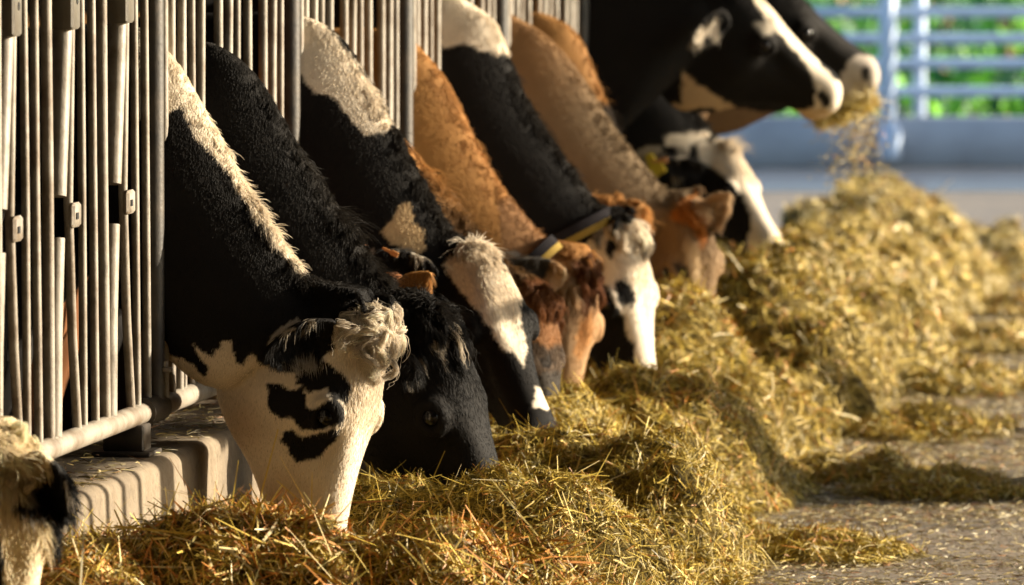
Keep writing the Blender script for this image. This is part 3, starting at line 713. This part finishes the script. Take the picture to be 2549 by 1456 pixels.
COWS = []
COWS.append(dict(Y=16.16, vox=.010, fur=30000, label='blurred cow at the lower left corner with a cream poll tuft and black ear', coat=K_(BLACK), tuft=1.2, curl=.5, locks=18, lockhairs=70, lockl=.04, earcol=BLACK,
    dorsal=[(-330, 420), (-250, 620), (-150, 820), (-60, 980)], poll=(2, 1112), nose=(72, 1790), roll=62,
    ears=[dict(side=1, base=(98, 1150), tip=(160, 1300), bdy=-.02, dy=.10, face=(-.3, -1, 0), w=.11)],
    patches=[([(-80, 1020), (60, 1020), (122, 1060), (128, 1140), (108, 1210), (118, 1300), (140, 1400), (160, 1700), (20, 1700), (10, 1400), (-10, 1300), (-60, 1200)], [.74, .62, .43])]))
COWS.append(dict(Y=18.84, vox=.0075, fur=95000, hr=.0007, label='nearest black and white cow with curly poll and black face patches, right of the post', coat=K_(BLACK), curl=1.2, tuft=.75, locks=110, lockhairs=60, lockl=.05, lockspread=.07,
    dorsal=[(362, 70), (420, 130), (470, 200), (520, 290), (555, 350), (590, 420), (640, 500), (690, 580), (735, 645), (790, 715), (850, 765)], thick=(.62, .36),
    poll=(934, 792), nose=(846, 1475), roll=16, eyed=.058, dep=1.30,
    ears=[dict(side=-1, base=(815, 835), tip=(660, 880), bdy=-.10, dy=-.20, face=(.15, -1, -.55), w=.125)],
    patches=[([(350, 50), (440, 120), (500, 220), (560, 320), (600, 430), (660, 520), (720, 610), (765, 670), (748, 682), (690, 614), (615, 510), (570, 432), (530, 385), (490, 350), (468, 300), (450, 262), (415, 285), (340, 300)], WHITE * 1.05),
      ([(481, 856), (505, 880), (530, 886), (555, 852), (575, 846), (590, 905), (605, 912), (622, 880), (650, 905), (690, 925), (740, 925), (790, 905), (830, 850), (845, 800), (868, 765), (1000, 755), (1010, 1000), (930, 1110), (920, 1420), (610, 1420), (598, 1200), (560, 1080), (530, 985), (500, 950), (520, 920), (492, 880)], lambda D, P, lc: WHITE * (1 - np.clip(.9 * np.exp(-((D[:, 0] - 690) / 95) ** 2 - ((D[:, 1] - 1290) / 110) ** 2) + .55 * np.exp(-((D[:, 0] - 600) / 60) ** 2 - ((D[:, 1] - 1060) / 70) ** 2), 0, 1)[:, None] * [.38, .56, .72])),
      ([(400, 870), (480, 908), (540, 975), (560, 1030), (480, 960), (400, 915)], WHITE),
      (c3((640, 640), (720, 650), (760, 670), (830, 660), (860, 700), (850, 770), (900, 790), (960, 740), (1000, 720), (1060, 760), (1060, 850), (1000, 870), (900, 890), (830, 890), (790, 830), (720, 830), (650, 770)), BLACK),
      (c3((820, 570), (950, 520), (1000, 550), (1060, 600), (1095, 660), (1075, 740), (1000, 725), (970, 660), (880, 680), (800, 640)), BLACK),
      (c3((740, 900), (780, 890), (800, 930), (900, 920), (980, 900), (1050, 890), (1020, 940), (950, 1010), (900, 1050), (800, 1070), (760, 1000), (710, 950)), BLACK),
      (c3((940, 420), (1000, 395), (1015, 445), (960, 475)), BLACK)]))
COWS.append(dict(Y=19.50, vox=.0085, fur=80000, label='all-black cow with shaggy mane, second in the row, face behind the nearest cow', coat=K_(BLACK * 1.15), curl=.35, mane=1.5, locks=40, lockl=.075,
    dorsal=[(505, 100), (540, 112), (590, 140), (640, 190), (690, 270), (740, 360), (790, 435), (830, 505), (880, 575), (920, 640), (960, 690), (1005, 735)],
    poll=(1072, 768), nose=(1342, 1400), roll=17,
    ears=[dict(side=-1, tip=(1040, 925), base=(965, 890), bdy=-.10, dy=-.22, face=(.1, -1, -.5), w=.10)],
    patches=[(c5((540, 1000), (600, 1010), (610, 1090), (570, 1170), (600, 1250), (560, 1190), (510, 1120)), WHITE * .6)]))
COWS.append(dict(Y=20.16, vox=.011, fur=16000, label='brown cow mostly hidden behind the all-black cow, only its orange ear showing', coat=K_(BROWN), earcol=ORANGE, locks=0, tuft=.15, rim=.1, earfrom=.0,
    dorsal=[(615, 210), (660, 300), (740, 440), (830, 570), (910, 650)], poll=(985, 722), nose=(1090, 1150), roll=55, thick=(.55, .34),
    ears=[dict(side=1, base=(995, 752), tip=(1072, 674), bdy=-.08, dy=-.12, face=(.2, -1, -.1), w=.085)]))
COWS.append(dict(Y=20.83, vox=.0085, fur=80000, label='black cow with white neck crest and long white blaze down its forehead', coat=K_(BLACK), curl=.1, tuft=.8, mane=.75, locks=0,
    dorsal=[(715, 30), (757, 40), (810, 62), (870, 120), (910, 190), (960, 280), (1000, 350), (1040, 430), (1090, 520), (1130, 585)],
    poll=(1195, 622), nose=(1408, 1075), nose_dy=-.25, roll=42,
    ears=[dict(side=-1, base=(1060, 690), tip=(930, 630), bdy=-.12, dy=-.20, face=(.1, -1, -.4), w=.10)],
    patches=[(c4((690, 20), (790, 80), (860, 100), (980, 220), (1070, 330), (1120, 420), (1180, 500), (1265, 680), (1220, 722), (1120, 740), (1060, 680), (980, 560), (900, 510), (830, 500), (790, 430), (690, 380)), WHITE),
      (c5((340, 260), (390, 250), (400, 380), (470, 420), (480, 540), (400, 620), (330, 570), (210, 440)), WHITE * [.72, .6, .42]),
      (c5((590, 640), (640, 560), (720, 490), (860, 470), (900, 510), (910, 570), (970, 660), (1045, 740), (1060, 830), (1050, 900), (1060, 1000), (1100, 1130), (1070, 1250), (1000, 1160), (940, 1150), (860, 1000), (780, 900), (680, 780), (600, 680)), WHITE),
      (c5((1150, 1370), (1260, 1430), (1260, 1520), (1130, 1500)), WHITE)]))
COWS.append(dict(Y=21.50, vox=.010, fur=36000, label='reddish brown cow squeezed behind the white-blazed cow, with shiny red forelock', curl=.5, tuft=.8, locks=16, lockl=.05,
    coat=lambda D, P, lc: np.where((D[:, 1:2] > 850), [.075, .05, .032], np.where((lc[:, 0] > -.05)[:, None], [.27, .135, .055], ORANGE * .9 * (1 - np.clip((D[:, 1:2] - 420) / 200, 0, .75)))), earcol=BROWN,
    dorsal=[(865, 130), (905, 205), (955, 285), (1000, 345), (1060, 415), (1110, 475), (1160, 535), (1210, 610), (1280, 675)], poll=(1345, 728), nose=(1412, 1200), roll=25, thick=(.55, .34),
    patches=[([(1300, 695), (1345, 690), (1388, 735), (1394, 815), (1370, 790), (1335, 765), (1300, 740)], [.15, .06, .022]), ([(1300, 790), (1340, 790), (1380, 830), (1370, 860), (1320, 850)], [.33, .17, .075]), ([(1340, 888), (1366, 880), (1380, 900), (1368, 918), (1348, 912)], DARK * .6), ([(1330, 930), (1400, 925), (1410, 1100), (1330, 1100)], [.035, .028, .022])],
    ears=[]))
COWS.append(dict(Y=22.83, vox=.010, fur=40000, label='orange-tan cow wearing a dark and yellow collar, black ear pointing left', curl=.6, tuft=.8, mane=.4, locks=16, lockl=.05,
    coat=lambda D, P, lc: np.where((lc[:, 0] > -.02)[:, None], [.38, .23, .115], ORANGE * .9), earcol=np.array([.045, .04, .035]),
    dorsal=[(1000, 70), (1035, 105), (1070, 145), (1110, 195), (1145, 265), (1180, 340), (1220, 420), (1260, 480), (1300, 530), (1345, 582), (1395, 625)], poll=(1448, 655), nose=(1420, 1110), roll=50,
    ears=[dict(side=-1, base=(1385, 690), tip=(1262, 655), bdy=-.10, dy=-.16, face=(.1, -1, -.35), w=.095)],
    patches=[([(1385, 720), (1425, 700), (1440, 780), (1430, 880), (1400, 900), (1380, 800)], [.29, .18, .095]), ([(1428, 642), (1462, 636), (1495, 668), (1486, 730), (1458, 790), (1448, 770), (1445, 720), (1430, 690)], [.14, .055, .022]), ([(1398, 672), (1416, 668), (1424, 700), (1414, 726), (1402, 712)], [.55, .42, .27]), ([(1446, 800), (1474, 770), (1476, 840), (1440, 900), (1424, 880)], [.52, .26, .10]),
             ([(1290, 470), (1400, 640), (1250, 660), (1240, 500)], [.25, .13, .055])]))
COWS.append(dict(Y=23.50, vox=.010, fur=50000, label='white-faced black cow with black cheek and a yellow collar', coat=K_(BLACK), curl=.5, tuft=1.0, mane=.6, locks=16, lockl=.045,
    dorsal=[(1075, -60), (1120, -25), (1175, 10), (1230, 50), (1255, 105), (1280, 175), (1315, 255), (1360, 330), (1415, 405), (1465, 480), (1505, 530)], poll=(1560, 560), nose=(1655, 1055), roll=30,
    ears=[], earcol=BLACK,
    patches=[([(1060, -90), (1190, -20), (1250, 50), (1275, 140), (1215, 130), (1150, 108), (1100, 118)], WHITE),
      ([(1455, 610), (1500, 560), (1560, 545), (1620, 560), (1640, 640), (1660, 980), (1440, 980), (1440, 700)], WHITE * 1.05),
      (c5((1500, 750), (1590, 760), (1620, 860), (1680, 950), (1690, 1020), (1720, 1100), (1750, 1140), (1740, 1280), (1380, 1290), (1380, 1150), (1480, 1000)), BLACK),
      (c5((1630, 730), (1690, 720), (1750, 800), (1740, 870), (1670, 870), (1640, 830)), BLACK),
      (c5((1590, 470), (1640, 500), (1610, 600), (1565, 560)), BLACK)]))
COWS.append(dict(Y=24.16, vox=.012, fur=14000, label='orange cow hidden behind the white-faced collared cow, only its poll and ear showing', coat=K_(ORANGE * 1.05), earcol=ORANGE * 1.1, curl=.8, tuft=1.2,
    dorsal=[(1180, 60), (1240, 160), (1310, 300), (1390, 420), (1465, 490)], poll=(1535, 518), nose=(1590, 860), roll=50, thick=(.5, .32),
    ears=[dict(side=1, base=(1560, 520), tip=(1603, 528), bdy=-.02, dy=-.1, face=(.3, -1, .2), w=.075)]))
COWS.append(dict(Y=24.83, vox=.011, fur=40000, label='grey-tan cow with orange poll and pale ear, lowering its face into hay', mane=.25, curl=.3, tuft=.9, locks=14, lockl=.04,
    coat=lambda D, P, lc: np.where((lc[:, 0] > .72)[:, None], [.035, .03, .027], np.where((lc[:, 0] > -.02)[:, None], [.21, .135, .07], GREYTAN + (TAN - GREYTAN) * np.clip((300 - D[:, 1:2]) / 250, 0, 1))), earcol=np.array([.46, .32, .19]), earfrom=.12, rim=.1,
    dorsal=[(1265, 30), (1300, 50), (1345, 75), (1385, 110), (1425, 155), (1465, 215), (1510, 290), (1560, 360), (1610, 420), (1655, 475)], poll=(1722, 512), nose=(1785, 930), roll=50,
    ears=[dict(side=1, base=(1762, 545), tip=(1816, 478), bdy=.02, dy=-.05, face=(.1, -1, 0), w=.08)],
    patches=[([(1690, 500), (1735, 475), (1765, 510), (1765, 560), (1745, 620), (1725, 560), (1700, 550), (1665, 540)], [.42, .17, .04]),
      ([(1705, 580), (1735, 600), (1745, 660), (1735, 710), (1715, 690), (1700, 630)], [.42, .30, .17]),
      ([(1668, 655), (1710, 662), (1722, 700), (1700, 690)], DARK)]))
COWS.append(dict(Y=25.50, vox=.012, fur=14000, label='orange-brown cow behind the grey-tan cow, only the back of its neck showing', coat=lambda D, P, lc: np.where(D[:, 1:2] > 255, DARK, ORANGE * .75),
    dorsal=[(1345, 30), (1385, 45), (1420, 65), (1450, 105), (1480, 180), (1510, 262), (1540, 330), (1590, 420), (1630, 490)], poll=(1660, 545), nose=(1715, 780), roll=40, thick=(.55, .32), ears=[]))
COWS.append(dict(Y=27.50, vox=.011, fur=32000, label='black and white cow with yellow ear tag and white face, below the raised heads', coat=K_(BLACK), mane=.5, curl=.2, tuft=.6, locks=0,
    dorsal=[(1400, -30), (1480, 20), (1580, 100), (1660, 190), (1720, 260), (1760, 315)], poll=(1808, 362), nose=(1968, 612), nose_dy=-.12, dep=1.5, wid=1.12, roll=22, thick=(.55, .34),
    ears=[dict(side=-1, base=(1735, 425), tip=(1620, 405), bdy=-.10, dy=-.18, face=(.1, -1, -.3), w=.085)],
    patches=[(c6((850, 740), (1030, 720), (1110, 720), (1100, 760), (1010, 790), (970, 870), (920, 885), (880, 840)), WHITE),
      (c6((1040, 790), (1170, 750), (1270, 790), (1340, 870), (1430, 950), (1460, 1020), (1440, 1060), (1470, 1150), (1560, 1300), (1640, 1640), (1250, 1640), (1310, 1330), (1340, 1220), (1300, 1090), (1230, 1000), (1130, 920), (1050, 860)), WHITE * .95)]))
COWS.append(dict(Y=26.83, vox=.010, fur=42000, label='black cow holding its head up, white blaze and white jaw line', coat=K_(BLACK * 1.1), mane=.5, curl=.1, tuft=.5, locks=0, earfrom=9, raised=True,
    dorsal=[(1400, -200), (1480, -175), (1560, -150), (1640, -120), (1720, -85), (1790, -50)], poll=(1810, -45), nose=(2106, 226), nose_dy=.28, dep=1.72, roll=14, thick=(.80, .64),
    ears=[dict(side=-1, base=(1800, 45), tip=(1722, 112), bdy=-.14, dy=-.24, face=(.3, -1, -.2), w=.085)], earcol=BLACK,
    patches=[([(1835, -60), (1930, -40), (1950, 20), (1995, 95), (2045, 165), (2078, 200), (2115, 220), (2115, 270), (2070, 285), (2025, 275), (2032, 225), (2010, 165), (1950, 95), (1900, 40)], WHITE * 1.05),
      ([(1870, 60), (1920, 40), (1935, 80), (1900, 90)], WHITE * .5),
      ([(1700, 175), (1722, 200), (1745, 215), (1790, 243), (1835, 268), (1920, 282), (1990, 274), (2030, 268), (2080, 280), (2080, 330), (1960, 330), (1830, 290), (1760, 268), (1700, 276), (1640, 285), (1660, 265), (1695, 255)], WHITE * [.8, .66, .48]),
      ([(2032, 232), (2050, 224), (2066, 240), (2062, 268), (2044, 270)], BLACK * 2),
      ([(1722, 112), (1738, 72), (1782, 42), (1794, 92), (1776, 96), (1762, 82), (1742, 108)], WHITE * .85)]))
COWS.append(dict(Y=28.16, vox=.011, fur=24000, label='black cow with pale muzzle chewing hay, head up behind another raised head', coat=K_(BLACK * 1.2), mane=.4, curl=.1, tuft=.4, locks=0,
    dorsal=[(1450, -170), (1560, -150), (1680, -120), (1800, -75), (1870, -45)], poll=(1900, -50), nose=(2198, 172), nose_dy=.28, dep=2.25, roll=10, thick=(.90, .78), ears=[],
    patches=[([(1690, 255), (1960, 285), (2040, 290), (2040, 345), (1700, 360)], [.19, .115, .06]), ([(2110, 150), (2140, 135), (2220, 150), (2230, 300), (2050, 310), (2085, 215)], [.42, .36, .30]), ([(2140, 168), (2158, 164), (2170, 180), (2160, 196), (2144, 190)], BLACK * 3)]))
built = [cow(S) for S in COWS]
by = {S['Y']: (r, S) for r, S in zip(built, COWS)}
collar(*by[23.5], .93, -2, M['collar'], .022, 1.03, True)
collar(*by[22.83], .90, 0, M['collar'], .020, 1.03, True)

# ear tags, mouthfuls of hay and the hay falling from them
def ear_tag(root, p0, p1, wid, m, name='ear_tag'):
    p0, p1 = np.asarray(p0), np.asarray(p1); L = np.linalg.norm(p1 - p0); ax = (p1 - p0) / L; la = unit(np.cross(ax, [0, 1, 0])); th = np.array([0, .003, 0])
    prof = [(0, .35), (.08, .5), (.45, .55), (.62, 1), (.95, 1), (1, .85)]
    rings = [[p0 + ax * L * t_ + la * wid / 2 * k_ + th, p0 + ax * L * t_ - la * wid / 2 * k_ + th, p0 + ax * L * t_ - la * wid / 2 * k_ - th, p0 + ax * L * t_ + la * wid / 2 * k_ - th] for t_, k_ in prof]
    mb = MB(); mb.loft(rings); return mb.build(name, m, root, False)
r9 = by[27.5][0]
ear_tag(r9, at(1612, 384, 27.28), at(1640, 436, 27.26), .062, M['tag'])
ear_tag(r9, at(1622, 402, 27.27), at(1660, 398, 27.26), .020, M['otag'])
ear_tag(by[20.83][0], at(952, 617, 20.55), at(990, 636, 20.55), .014, M['otag'])
def cloud(P, lm, wm, name, label):
    n = len(P); N_ = unit(rng.normal(size=(n, 3))); k = rng.choice(7, n, p=[.1, .2, .3, .2, .05, .05, .1])
    o = blades(P, N_, lm * np.exp(rng.normal(0, .45, n)), np.full(n, wm) * rng.uniform(.6, 1.3, n), PAL[k] * rng.uniform(.7, 1.2, (n, 1)), .9, name, None, (0, 0, 0))
    tag(o, label, 'hay', kind='stuff')
n = 1500; t = rng.random(n); 
xd = 2140 + rng.normal(0, 30, n) * (1 + .4 * t) - 25 * t * (rng.random(n) < .5); yd = 262 + 200 * t ** 1.2
cloud(np.array([at(a_, b_, 28.4 + rng.normal(0, .06)) for a_, b_ in zip(xd, yd)]), .014, .0032, 'falling_hay', 'bits of hay falling from the raised muzzles onto the far heap')
n = 1300; t = rng.random(n)
xd = 2030 + 150 * t + rng.normal(0, 6, n); yd = 300 - 60 * t ** 1.5 + rng.normal(0, 10, n) + 6 * rng.random(n)
cloud(np.array([at(a_, b_, 28.2 + rng.normal(0, .05)) for a_, b_ in zip(xd, yd)]), .05, .0032, 'mouthful_of_hay', 'mouthful of hay held in the raised muzzles')
